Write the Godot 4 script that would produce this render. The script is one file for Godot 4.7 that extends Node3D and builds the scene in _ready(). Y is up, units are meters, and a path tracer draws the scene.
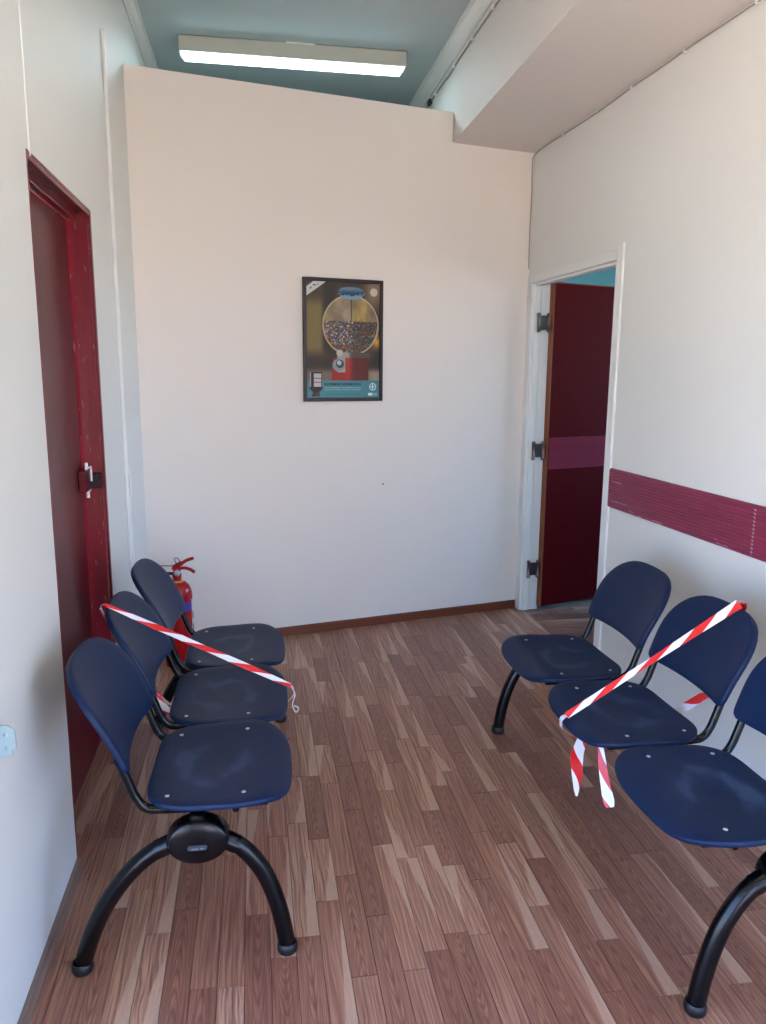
extends Node3D

const LEFT_X := -0.571
const CEIL_Y := 3.255
const SKEW_BACK := 0.2180
const SKEW_RIGHT := -1.5305
var corner := Vector3(1.6413, 0, -4.553)
var used := {}
var M := {}
var rng := RandomNumberGenerator.new()

# ------------------------------------------------------------------ naming
func numbered(called: String, parent: Node) -> String:
	var key = str(parent.get_instance_id()) + called
	if not used.has(key):
		used[key] = 0
		return called
	used[key] += 1
	return "%s_%03d" % [called, used[key]]

func tag(o, label := "", category := "", group := "", kind := ""):
	if label: o.set_meta("label", label)
	if category: o.set_meta("category", category)
	if group: o.set_meta("group", group)
	if kind: o.set_meta("kind", kind)
	return o

func thing(called: String, at: Vector3, turn := 0.0, parent: Node = self) -> Node3D:
	var o := Node3D.new()
	o.name = numbered(called, parent)
	parent.add_child(o, true)
	o.position = at
	o.rotation.y = turn
	return o

func put(called: String, mesh: Mesh, material: Material, parent: Node = self, at := Vector3.ZERO, turn := 0.0) -> MeshInstance3D:
	var o := MeshInstance3D.new()
	o.name = numbered(called, parent)
	o.mesh = mesh
	if material: o.material_override = material
	o.cast_shadow = GeometryInstance3D.SHADOW_CASTING_SETTING_ON
	parent.add_child(o, true)
	o.position = at
	o.rotation.y = turn
	return o

# ------------------------------------------------------------------ mesh helpers
func begin() -> SurfaceTool:
	var st := SurfaceTool.new()
	st.begin(Mesh.PRIMITIVE_TRIANGLES)
	return st

func finish(st: SurfaceTool) -> ArrayMesh:
	st.generate_normals()
	return st.commit()

func vert(st, p, uv = Vector2.ZERO):
	st.set_uv(uv)
	st.add_vertex(p)

# a triangle whose front looks away from c
func tri_out(st, a, b, d, c, ua = Vector2.ZERO, ub = Vector2.ZERO, ud = Vector2.ZERO):
	var n = (d - a).cross(b - a)
	if n.dot((a + b + d) / 3.0 - c) >= 0.0:
		vert(st, a, ua); vert(st, b, ub); vert(st, d, ud)
	else:
		vert(st, a, ua); vert(st, d, ud); vert(st, b, ub)

func add_box(st: SurfaceTool, size: Vector3, at := Vector3.ZERO, basis := Basis.IDENTITY, bevel := 0.002):
	st.set_smooth_group(-1)
	var h := size / 2.0
	var b: float = min(bevel, min(h.x, min(h.y, h.z)) * 0.9)
	var P = func(s: Vector3, axis: int) -> Vector3:
		var v := Vector3(s.x * (h.x - b), s.y * (h.y - b), s.z * (h.z - b))
		v[axis] = s[axis] * h[axis]
		return at + basis * v
	for axis in 3:
		var u := (axis + 1) % 3
		var w := (axis + 2) % 3
		for s in [-1.0, 1.0]:
			var q := []
			for k in [[-1.0, -1.0], [1.0, -1.0], [1.0, 1.0], [-1.0, 1.0]]:
				var sg := Vector3.ZERO
				sg[axis] = s; sg[u] = k[0]; sg[w] = k[1]
				q.append(P.call(sg, axis))
			tri_out(st, q[0], q[1], q[2], at, Vector2(0, 0), Vector2(1, 0), Vector2(1, 1))
			tri_out(st, q[0], q[2], q[3], at, Vector2(0, 0), Vector2(1, 1), Vector2(0, 1))
		if b > 0.0:
			for k in [[-1.0, -1.0], [1.0, -1.0], [1.0, 1.0], [-1.0, 1.0]]:
				var s0 := Vector3.ZERO
				s0[axis] = -1.0; s0[u] = k[0]; s0[w] = k[1]
				var s1 := s0
				s1[axis] = 1.0
				var a0 = P.call(s0, u); var a1 = P.call(s1, u)
				var b0 = P.call(s0, w); var b1 = P.call(s1, w)
				tri_out(st, a0, a1, b1, at)
				tri_out(st, a0, b1, b0, at)
	if b > 0.0:
		for sx in [-1.0, 1.0]:
			for sy in [-1.0, 1.0]:
				for sz in [-1.0, 1.0]:
					var s := Vector3(sx, sy, sz)
					tri_out(st, P.call(s, 0), P.call(s, 1), P.call(s, 2), at)

func box_mesh(size: Vector3, bevel := 0.002) -> ArrayMesh:
	var st := begin()
	add_box(st, size, Vector3.ZERO, Basis.IDENTITY, bevel)
	return finish(st)

# footprint polygon (x, z) raised from y0 to y1
func add_prism(st: SurfaceTool, poly: PackedVector2Array, y0: float, y1: float):
	st.set_smooth_group(-1)
	var c := Vector3.ZERO
	for p in poly: c += Vector3(p.x, (y0 + y1) / 2.0, p.y) / poly.size()
	var n := poly.size()
	for i in n:
		var a := poly[i]
		var b := poly[(i + 1) % n]
		var a0 := Vector3(a.x, y0, a.y); var a1 := Vector3(a.x, y1, a.y)
		var b0 := Vector3(b.x, y0, b.y); var b1 := Vector3(b.x, y1, b.y)
		tri_out(st, a0, b0, b1, c)
		tri_out(st, a0, b1, a1, c)
	for i in range(1, n - 1):
		for y in [y0, y1]:
			tri_out(st, Vector3(poly[0].x, y, poly[0].y), Vector3(poly[i].x, y, poly[i].y), Vector3(poly[i + 1].x, y, poly[i + 1].y), c)

func add_block(st, x0, x1, y0, y1, z0, z1):
	add_prism(st, PackedVector2Array([Vector2(x0, z0), Vector2(x1, z0), Vector2(x1, z1), Vector2(x0, z1)]), y0, y1)

func smooth_path(pts: Array, steps := 6) -> Array:
	var out := []
	for i in pts.size() - 1:
		var p0: Vector3 = pts[max(i - 1, 0)]
		var p1: Vector3 = pts[i]
		var p2: Vector3 = pts[i + 1]
		var p3: Vector3 = pts[min(i + 2, pts.size() - 1)]
		for k in steps:
			var t := float(k) / steps
			out.append(0.5 * ((2.0 * p1) + (p2 - p0) * t + (2.0 * p0 - 5.0 * p1 + 4.0 * p2 - p3) * t * t + (3.0 * p1 - p0 - 3.0 * p2 + p3) * t * t * t))
	out.append(pts[-1])
	return out

# a round (or oval) tube along a path; radius may be one number or one per point
func add_tube(st: SurfaceTool, path: Array, radius, segs := 14):
	var n := path.size()
	var rings := []
	var up := Vector3.UP
	var prev := Vector3.ZERO
	for i in n:
		var t: Vector3 = (path[min(i + 1, n - 1)] - path[max(i - 1, 0)]).normalized()
		if i == 0:
			if absf(t.dot(up)) > 0.9: up = Vector3.RIGHT
			up = (up - t * up.dot(t)).normalized()
		else:
			up = (up - t * up.dot(t)).normalized()
		prev = t
		var side := t.cross(up)
		var r: float = radius[i] if radius is Array else radius
		var ring := []
		for k in segs:
			var a := TAU * k / segs
			ring.append(path[i] + (up * cos(a) + side * sin(a)) * r)
		rings.append(ring)
	st.set_smooth_group(0)
	for i in n - 1:
		var c: Vector3 = (path[i] + path[i + 1]) / 2.0
		for k in segs:
			var k2 := (k + 1) % segs
			var u0 := float(k) / segs
			var u1 := float(k + 1) / segs
			tri_out(st, rings[i][k], rings[i][k2], rings[i + 1][k2], c, Vector2(u0, i), Vector2(u1, i), Vector2(u1, i + 1))
			tri_out(st, rings[i][k], rings[i + 1][k2], rings[i + 1][k], c, Vector2(u0, i), Vector2(u1, i + 1), Vector2(u0, i + 1))
	st.set_smooth_group(-1)
	for e in [[0, 1], [n - 1, n - 2]]:
		for k in range(1, segs - 1):
			tri_out(st, rings[e[0]][0], rings[e[0]][k], rings[e[0]][k + 1], path[e[1]])

func tube_mesh(path: Array, radius, segs := 14) -> ArrayMesh:
	var st := begin()
	add_tube(st, path, radius, segs)
	return finish(st)

# profile of (radius, height) turned about the y axis
func add_lathe(st: SurfaceTool, prof: Array, segs := 32, at := Vector3.ZERO, basis := Basis.IDENTITY, a0 := 0.0, a1 := TAU):
	st.set_smooth_group(0)
	for i in prof.size() - 1:
		var p: Vector2 = prof[i]
		var q: Vector2 = prof[i + 1]
		for k in segs:
			var b0 := a0 + (a1 - a0) * k / segs
			var b1 := a0 + (a1 - a0) * (k + 1) / segs
			var v00 := at + basis * Vector3(p.x * cos(b0), p.y, p.x * sin(b0))
			var v01 := at + basis * Vector3(p.x * cos(b1), p.y, p.x * sin(b1))
			var v10 := at + basis * Vector3(q.x * cos(b0), q.y, q.x * sin(b0))
			var v11 := at + basis * Vector3(q.x * cos(b1), q.y, q.x * sin(b1))
			var uu := Vector2(float(k) / segs, float(i) / (prof.size() - 1))
			var du := Vector2(1.0 / segs, 0)
			var dv := Vector2(0, 1.0 / (prof.size() - 1))
			# outwards: rising profile turns its face away from the axis
			vert(st, v00, uu); vert(st, v10, uu + dv); vert(st, v11, uu + du + dv)
			vert(st, v00, uu); vert(st, v11, uu + du + dv); vert(st, v01, uu + du)

func lathe_mesh(prof: Array, segs := 32) -> ArrayMesh:
	var st := begin()
	add_lathe(st, prof, segs)
	return finish(st)

# closed moulded shell: outline in 2D, place(point2, height) -> Vector3; profile of (scale, height) rings
func shell_mesh(outline: Array, place: Callable, prof: Array) -> ArrayMesh:
	var st := begin()
	st.set_smooth_group(0)
	var n := outline.size()
	var lo := Vector2(1e9, 1e9)
	var hi := -lo
	var mid := Vector2.ZERO
	for p in outline:
		mid += p / n
		lo = lo.min(p)
		hi = hi.max(p)
	var rings := []
	var uvs := []
	for r in prof:
		var ring := []
		var uvr := []
		for p in outline:
			var e: Vector2 = p - mid
			var q: Vector2 = mid + e * r.x + e.normalized() * r.z
			ring.append(place.call(q, r.y))
			uvr.append((q - lo) / (hi - lo))
		rings.append(ring)
		uvs.append(uvr)
	for i in prof.size() - 1:
		for k in n:
			var k2 := (k + 1) % n
			var a = rings[i][k]; var b = rings[i][k2]; var c = rings[i + 1][k2]; var d = rings[i + 1][k]
			if a.distance_squared_to(b) > 1e-12:
				vert(st, a, uvs[i][k]); vert(st, b, uvs[i][k2]); vert(st, c, uvs[i + 1][k2])
			if c.distance_squared_to(d) > 1e-12:
				vert(st, a, uvs[i][k]); vert(st, c, uvs[i + 1][k2]); vert(st, d, uvs[i + 1][k])
	return finish(st)

# outline with rounded corners through corner points (x, y, radius)
func rounded(corners: Array, per := 9) -> Array:
	var out := []
	var n := corners.size()
	for i in n:
		var p := Vector2(corners[i].x, corners[i].y)
		var a := Vector2(corners[(i + n - 1) % n].x, corners[(i + n - 1) % n].y)
		var b := Vector2(corners[(i + 1) % n].x, corners[(i + 1) % n].y)
		var r: float = corners[i].z
		var p0 := p + (a - p).normalized() * r
		var p1 := p + (b - p).normalized() * r
		for k in per + 1:
			var t := float(k) / per
			# between a circle and a quadratic curve
			out.append(p0.lerp(p, t).lerp(p.lerp(p1, t), t))
	# resample evenly
	var total := 0.0
	for i in out.size(): total += out[i].distance_to(out[(i + 1) % out.size()])
	var count := 88
	var res := []
	var step := total / count
	var acc := 0.0
	var want := 0.0
	for i in out.size():
		var p: Vector2 = out[i]
		var q: Vector2 = out[(i + 1) % out.size()]
		var l := p.distance_to(q)
		while l > 0.0 and want < acc + l and res.size() < count:
			res.append(p.lerp(q, (want - acc) / l))
			want += step
		acc += l
	return res

# ribbon with a little thickness: points, width vectors
func ribbon_mesh(pts: Array, across: Array, thick := 0.0012, repeat := 0.13, start := 0.0) -> ArrayMesh:
	var st := begin()
	st.set_smooth_group(0)
	var run := start
	var rows := []
	for i in pts.size():
		if i > 0: run += pts[i].distance_to(pts[i - 1])
		var t: Vector3 = (pts[min(i + 1, pts.size() - 1)] - pts[max(i - 1, 0)]).normalized()
		var nrm := t.cross(across[i]).normalized() * thick / 2.0
		rows.append([pts[i] - across[i] / 2.0, pts[i] + across[i] / 2.0, nrm, run / repeat])
	for i in pts.size() - 1:
		var r = rows[i]; var s = rows[i + 1]
		for side in [1.0, -1.0]:
			var a = r[0] + r[2] * side; var b = r[1] + r[2] * side
			var c = s[1] + s[2] * side; var d = s[0] + s[2] * side
			var cc = (a + b + c + d) / 4.0 - r[2] * side * 10.0
			st.set_smooth_group(1 if side > 0 else 2)
			tri_out(st, a, b, c, cc, Vector2(r[3], 0), Vector2(r[3], 1), Vector2(s[3], 1))
			tri_out(st, a, c, d, cc, Vector2(r[3], 0), Vector2(s[3], 1), Vector2(s[3], 0))
		st.set_smooth_group(-1)
		for e in [0, 1]:
			var a = r[e] + r[2]; var b = r[e] - r[2]; var c = s[e] - s[2]; var d = s[e] + s[2]
			var cc = (r[0] + r[1] + s[0] + s[1]) / 4.0
			tri_out(st, a, b, c, cc, Vector2(r[3], e), Vector2(r[3], e), Vector2(s[3], e))
			tri_out(st, a, c, d, cc, Vector2(r[3], e), Vector2(s[3], e), Vector2(s[3], e))
	return finish(st)

# ------------------------------------------------------------------ materials
func mat(c: Color, rough := 0.6, metal := 0.0, spec := 0.5) -> StandardMaterial3D:
	var m := StandardMaterial3D.new()
	m.albedo_color = c
	m.roughness = rough
	m.metallic = metal
	m.metallic_specular = spec
	return m

func tex(img: Image) -> ImageTexture:
	return ImageTexture.create_from_image(img)

func noise(freq: float, seed_: int, octaves := 3) -> FastNoiseLite:
	var n := FastNoiseLite.new()
	n.seed = seed_
	n.noise_type = FastNoiseLite.TYPE_SIMPLEX_SMOOTH
	n.frequency = freq
	n.fractal_octaves = octaves
	return n

func bump_image(size: int, freq: float, seed_: int, strength: float) -> ImageTexture:
	var img := noise(freq, seed_, 4).get_seamless_image(size, size)
	img.convert(Image.FORMAT_RGBA8)
	img.bump_map_to_normal_map(strength)
	return tex(img)

func bumpy(m: StandardMaterial3D, t: Texture2D, scale: float, amount := 1.0):
	m.normal_enabled = true
	m.normal_texture = t
	m.normal_scale = amount
	m.uv1_triplanar = true
	m.uv1_world_triplanar = true
	m.uv1_scale = Vector3.ONE * scale
	return m

func smooth(a: float, b: float, x: float) -> float:
	return smoothstep(a, b, x)

func wood_image(i: int) -> Image:
	var w := 56
	var h := 400
	var img := Image.create(w, h, false, Image.FORMAT_RGB8)
	var n1 := noise(1.0, 100 + i, 3)
	var n2 := noise(1.0, 200 + i, 2)
	var base: Array = [Color(0.640, 0.454, 0.360), Color(0.668, 0.477, 0.378), Color(0.696, 0.514, 0.409), Color(0.602, 0.412, 0.328), Color(0.659, 0.477, 0.382), Color(0.724, 0.551, 0.440), Color(0.621, 0.430, 0.337), Color(0.677, 0.486, 0.391), Color(0.640, 0.458, 0.364), Color(0.706, 0.533, 0.423), Color(0.612, 0.421, 0.333), Color(0.649, 0.463, 0.369)]
	var c0: Color = base[i % base.size()]
	var pale := Color(0.74, 0.61, 0.51)
	var dark := Color(0.385, 0.235, 0.19)
	var wedge := i in [1, 2, 5, 7, 9]
	var cath := i in [0, 3, 6, 10]
	for y in h:
		var t := float(y) / h
		for x in w:
			var u := float(x) / w
			var warp := n2.get_noise_2d(u * 1.3, t * 1.3) * 0.11
			var g := n1.get_noise_2d((u + warp) * 9.0, t * 1.3)
			var fine := n1.get_noise_2d((u + warp) * 32.0 + 50.0, t * 2.6)
			var c := c0.lerp(dark, clampf(0.26 + g * 0.75, 0.0, 0.8))
			if cath:
				var rr := (u - 0.5) * (u - 0.5) * 9.0 + t * 3.0 + warp * 2.0
				var ring: float = 0.5 + 0.5 * sin(rr * 16.0)
				c = c.lerp(dark, ring * ring * 0.55)
			if wedge:
				var edge := 1.06 - 0.62 * t + warp * 1.2 if i % 2 == 1 else 0.42 + 0.66 * t + warp * 1.2
				c = c.lerp(pale, smooth(edge - 0.05, edge + 0.03, u) * (0.84 + 0.4 * fine))
			c = c.lerp(dark, clampf(fine * 0.55, 0.0, 0.4))
			c = c * (1.0 + fine * 0.10)
			c.a = 1.0
			img.set_pixel(x, y, c)
	return img

func seat_image(i: int) -> Image:
	var s := 256
	var img := Image.create(s, s, false, Image.FORMAT_RGB8)
	var n1 := noise(1.0, 300 + i, 3)
	var n2 := noise(1.0, 330 + i, 2)
	var c0 := Color(0.018, 0.112, 0.245)
	var scuff := Color(0.30, 0.36, 0.47)
	for y in s:
		for x in s:
			var u := float(x) / s
			var v := float(y) / s
			var d := Vector2(u - 0.42, v - 0.5)
			var a := n1.get_noise_2d(u * 2.2, v * 2.2)
			var r := d.length() + a * 0.09
			var swirl := exp(-pow((r - 0.23) / 0.05, 2.0)) * clampf(0.5 + 1.2 * n2.get_noise_2d(u * 2.5 + 9.0, v * 2.5), 0.0, 1.0)
			var wear := exp(-r * r / 0.10) * clampf(0.25 + a * 0.9, 0.0, 1.0)
			var rub := clampf(n2.get_noise_2d(u * 6.0, v * 16.0) * 0.5, 0.0, 0.4)
			var f := clampf(swirl * 0.75 + wear * 0.22 + rub * 0.10, 0.0, 0.5)
			img.set_pixel(x, y, c0.lerp(scuff, f))
	return img

func rail_image() -> Image:
	var w := 1024
	var h := 96
	var img := Image.create(w, h, false, Image.FORMAT_RGB8)
	var base := Color(0.52, 0.165, 0.29)
	var n := noise(0.02, 77, 3)
	for y in h:
		for x in w:
			img.set_pixel(x, y, base * (1.0 + 0.14 * n.get_noise_2d(x * 0.6, y * 3.0)))
	var white := Color(0.80, 0.70, 0.70)
	# where the paint has been knocked off: x, y, length
	for s in [[12, 30, 26], [20, 29, 16], [10, 78, 20], [24, 76, 34], [22, 77, 12], [62, 88, 12], [84, 92, 8], [118, 90, 22], [130, 93, 12], [145, 95, 10], [186, 94, 10], [240, 84, 6], [244, 90, 20], [249, 93, 10], [258, 94, 26], [1, 58, 5], [0, 64, 6], [0, 90, 6]]:
		for k in s[2]:
			for j in 2:
				if rng.randf() < 0.75:
					img.set_pixel(clampi(s[0] + k, 0, w - 1), clampi(s[1] + j, 0, h - 1), base.lerp(white, rng.randf_range(0.6, 1.0)))
	for k in 160:
		var x := int(40 + rng.randfn() * 26 + 20)
		var y := int(82 + rng.randfn() * 6)
		if x > 0 and x < w and y > 0 and y < h:
			img.set_pixel(x, y, base.lerp(white, 0.45))
	for y in range(4, 92):
		if y % 7 < 4:
			for x in 3: img.set_pixel(299 + x, y, base.lerp(white, 0.9))
	return img

func stripe_image() -> Image:
	var s := 64
	var img := Image.create(s, s, false, Image.FORMAT_RGB8)
	for y in s:
		for x in s:
			var f := fposmod(float(x) / s + float(y) / s * 0.45, 1.0)
			img.set_pixel(x, y, Color(0.80, 0.06, 0.085) if f < 0.5 else Color(0.87, 0.87, 0.90))
	return img

func worn_paint_image(c0: Color, seed_: int) -> Image:
	var s := 256
	var img := Image.create(s, s, false, Image.FORMAT_RGB8)
	var n := noise(1.0, seed_, 4)
	for y in s:
		for x in s:
			var a := n.get_noise_2d(x * 0.05, y * 0.012)
			var c := c0 * (1.0 + 0.16 * a)
			if n.get_noise_2d(x * 0.11 + 300.0, y * 0.06) > 0.52: c = c.lerp(Color(0.62, 0.52, 0.54), 0.7)
			c.a = 1.0
			img.set_pixel(x, y, c)
	return img

func poster_image() -> Image:
	var w := 330
	var h := 490
	var img := Image.create(w, h, false, Image.FORMAT_RGB8)
	var n := noise(1.0, 55, 3)
	for y in h:
		for x in w:
			var u := float(x) / w
			var v := float(y) / h
			# blurred room behind the machine
			var c := Color(0.25, 0.20, 0.15)
			c = c.lerp(Color(0.46, 0.40, 0.22), smooth(0.10, 0.22, v) * (1.0 - smooth(0.55, 0.66, v)) * (1.0 - smooth(0.17, 0.26, u)))
			c = c.lerp(Color(0.15, 0.12, 0.09), smooth(0.2, 0.27, u) * (1.0 - smooth(0.33, 0.45, u)) * (1.0 - smooth(0.5, 0.7, v)) * 0.8)
			c = c.lerp(Color(0.50, 0.42, 0.33), smooth(0.72, 0.9, u) * (1.0 - smooth(0.08, 0.3, v)))
			c = c.lerp(Color(0.20, 0.15, 0.11), smooth(0.62, 0.68, v) * (1.0 - smooth(0.72, 0.78, v)))
			c = c.lerp(Color(0.58, 0.53, 0.46), smooth(0.72, 0.79, v) * (0.55 + 0.45 * smooth(0.75, 0.95, u)))
			var glow := Vector2((u - 0.96) / 0.06, (v - 0.505) / 0.05)
			c = c.lerp(Color(0.86, 0.62, 0.18), exp(-glow.length_squared()) * 0.9)
			c = c.lerp(Color(0.10, 0.13, 0.12), smooth(0.86, 0.95, u) * smooth(0.56, 0.62, v) * (1.0 - smooth(0.68, 0.74, v)) * 0.8)
			# glass globe
			var gl := Vector2((u - 0.60) / 0.385, (v - 0.365) / 0.262)
			var r := gl.length()
			if r < 1.0:
				var inside := Color(0.62, 0.54, 0.40).lerp(Color(0.80, 0.66, 0.34), exp(-pow((u - 0.74) / 0.10, 2.0) - pow((v - 0.27) / 0.11, 2.0)))
				inside = inside.lerp(Color(0.72, 0.66, 0.58), exp(-pow((u - 0.50) / 0.09, 2.0) - pow((v - 0.25) / 0.09, 2.0)) * 0.8)
				inside = inside * (0.92 + 0.25 * n.get_noise_2d(u * 5.0, v * 5.0))
				c = c.lerp(inside, 0.85)
				if absf(u - 0.605) < 0.008 and v < 0.34: c = c.lerp(Color(0.2, 0.15, 0.1), 0.7)
				if r > 0.955: c = c.lerp(Color(0.80, 0.74, 0.62), 0.6)
			c.a = 1.0
			img.set_pixel(x, y, c)
	# sweets in the lower half of the globe
	var cols := [Color(0.13, 0.30, 0.50), Color(0.75, 0.74, 0.72), Color(0.62, 0.20, 0.14), Color(0.16, 0.36, 0.22), Color(0.70, 0.50, 0.16), Color(0.10, 0.12, 0.14), Color(0.30, 0.52, 0.66), Color(0.42, 0.25, 0.16), Color(0.22, 0.13, 0.10)]
	for k in 2600:
		var u := rng.randf_range(0.2, 1.0)
		var v := rng.randf_range(0.335, 0.63)
		var g := Vector2((u - 0.60) / 0.375, (v - 0.365) / 0.255)
		if g.length() > 0.95: continue
		var c: Color = cols[rng.randi() % cols.size()]
		if u > 0.62: c = c.lerp(Color(0.16, 0.12, 0.08), 0.5)
		if v > 0.53: c = c.lerp(Color(0.40, 0.20, 0.15), 0.45)
		disc(img, u * w, v * h, 3.6, c * 0.88)
		disc(img, u * w - 1.0, v * h - 1.0, 1.0, c.lerp(Color.WHITE, 0.4))
	# lid
	for y in h:
		for x in w:
			var u := float(x) / w
			var v := float(y) / h
			if pow((u - 0.605) / 0.17, 2.0) + pow((v - 0.072) / 0.035, 2.0) < 1.0: img.set_pixel(x, y, Color(0.33, 0.45, 0.55).lerp(Color(0.13, 0.22, 0.30), smooth(0.05, 0.1, v)))
			elif pow((u - 0.605) / 0.19, 2.0) + pow((v - 0.095) / 0.020, 2.0) < 1.0: img.set_pixel(x, y, Color(0.12, 0.22, 0.31) if n.get_noise_2d(u * 14.0, v * 40.0) < 0.1 else Color(0.42, 0.58, 0.68))
			elif pow((u - 0.605) / 0.15, 2.0) + pow((v - 0.115) / 0.028, 2.0) < 1.0: img.set_pixel(x, y, Color(0.40, 0.55, 0.66))
	# red foot of the machine with its coin slot
	for y in range(int(0.60 * h), int(0.845 * h)):
		for x in range(int(0.30 * w), int(0.88 * w)):
			var u := float(x) / w
			var v := float(y) / h
			if v < 0.645:
				if u > 0.41 and u < 0.86: img.set_pixel(x, y, Color(0.62, 0.60, 0.54).lerp(Color(0.30, 0.27, 0.24), smooth(0.55, 0.62, u)))
			elif u > 0.36 - (v - 0.645) * 0.15 and u < 0.845:
				img.set_pixel(x, y, Color(0.60, 0.13, 0.07).lerp(Color(0.33, 0.06, 0.04), smooth(0.50, 0.68, u)).lerp(Color(0.70, 0.20, 0.10), exp(-pow((u - 0.56) / 0.05, 2.0)) * 0.6))
	disc(img, 0.445 * w, 0.605 * h, 14.0, Color(0.72, 0.71, 0.66))
	for y in range(int(0.645 * h), int(0.775 * h)):
		for x in range(int(0.42 * w), int(0.525 * w)): img.set_pixel(x, y, Color(0.60, 0.61, 0.60))
	disc(img, 0.43 * w, 0.71 * h, 27.0, Color(0.50, 0.53, 0.55))
	disc(img, 0.45 * w, 0.70 * h, 18.0, Color(0.22, 0.26, 0.29))
	disc(img, 0.44 * w, 0.69 * h, 10.0, Color(0.68, 0.71, 0.73))
	# blue band with its lines of print
	for y in range(int(0.845 * h), h):
		for x in w:
			var u := float(x) / w
			img.set_pixel(x, y, Color(0.29, 0.53, 0.56).lerp(Color(0.24, 0.48, 0.53), u))
	for x in range(int(0.24 * w), int(0.74 * w)):
		var on := n.get_noise_2d(x * 0.55, 3.0) > -0.28
		for y in range(int(0.868 * h), int(0.89 * h)):
			if on and n.get_noise_2d(x * 0.5, y * 0.35) > -0.25: img.set_pixel(x, y, Color(0.09, 0.20, 0.24))
		for y in range(int(0.905 * h), int(0.913 * h)):
			if on: img.set_pixel(x, y, Color(0.50, 0.69, 0.69))
		for y in range(int(0.923 * h), int(0.931 * h)):
			if n.get_noise_2d(x * 0.4, 9.0) > -0.3: img.set_pixel(x, y, Color(0.48, 0.68, 0.68))
		for y in range(int(0.966 * h), int(0.970 * h)): img.set_pixel(x, y, Color(0.18, 0.38, 0.43))
	# round emblem, its cross, and the small box of print under it
	for a in 240:
		disc(img, 0.905 * w + cos(a * TAU / 240) * 14.5, 0.90 * h + sin(a * TAU / 240) * 14.5, 1.6, Color(0.85, 0.92, 0.92))
	for k in range(-10, 11):
		disc(img, 0.905 * w + k, 0.90 * h, 2.0, Color(0.88, 0.94, 0.94))
		disc(img, 0.905 * w, 0.90 * h + k, 2.0, Color(0.88, 0.94, 0.94))
	for y in range(int(0.957 * h), int(0.98 * h)):
		for x in range(int(0.845 * w), int(0.905 * w)): img.set_pixel(x, y, Color(0.80, 0.88, 0.88))
		for x in range(int(0.915 * w), int(0.97 * w)):
			if n.get_noise_2d(x * 0.5, y * 0.4) > 0.0: img.set_pixel(x, y, Color(0.62, 0.77, 0.78))
	# the dark bottle with a pale label in the corner
	for y in range(int(0.775 * h), int(0.985 * h)):
		var v := float(y) / h
		for x in range(int(0.03 * w), int(0.24 * w)):
			var u := float(x) / w
			if v < 0.90 and u > 0.045 and u < 0.205:
				var c := Color(0.13, 0.09, 0.10)
				if u > 0.095 and u < 0.195 and v > 0.785:
					c = Color(0.72, 0.70, 0.70)
					if absf(v - 0.825) < 0.004 or absf(v - 0.86) < 0.004: c = Color(0.42, 0.36, 0.38)
				elif u < 0.06: c = Color(0.62, 0.60, 0.60)
				img.set_pixel(x, y, c)
			elif v >= 0.90 and absf(u - 0.125) < 0.085 * sqrt(maxf(0.0, 1.0 - pow((v - 0.90) / 0.05, 2.0))): img.set_pixel(x, y, Color(0.15, 0.08, 0.09))
			elif v >= 0.90 and absf(u - 0.125) < (0.045 if v < 0.965 else 0.055): img.set_pixel(x, y, Color(0.18, 0.11, 0.12) if u < 0.11 else Color(0.27, 0.20, 0.21))
	# pale corner flash and round sticker
	for y in range(0, int(0.13 * h)):
		for x in range(0, int(0.27 * w)):
			var s := float(x) / (0.27 * w) + float(y) / (0.13 * h)
			if s < 1.0 and s > 0.40: img.set_pixel(x, y, Color(0.80, 0.80, 0.78))
	for p in [[0.10, 0.035], [0.115, 0.03], [0.125, 0.037], [0.07, 0.055], [0.06, 0.062], [0.16, 0.028]]:
		disc(img, p[0] * w, p[1] * h, 3.2, Color(0.40, 0.42, 0.42))
	disc(img, 0.915 * w, 0.075 * h, 17.0, Color(0.74, 0.70, 0.66))
	return img

func disc(img: Image, cx: float, cy: float, r: float, c: Color):
	for y in range(int(cy - r), int(cy + r) + 2):
		for x in range(int(cx - r), int(cx + r) + 2):
			if x >= 0 and y >= 0 and x < img.get_width() and y < img.get_height() and Vector2(x - cx, y - cy).length() <= r:
				img.set_pixel(x, y, c)

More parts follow.
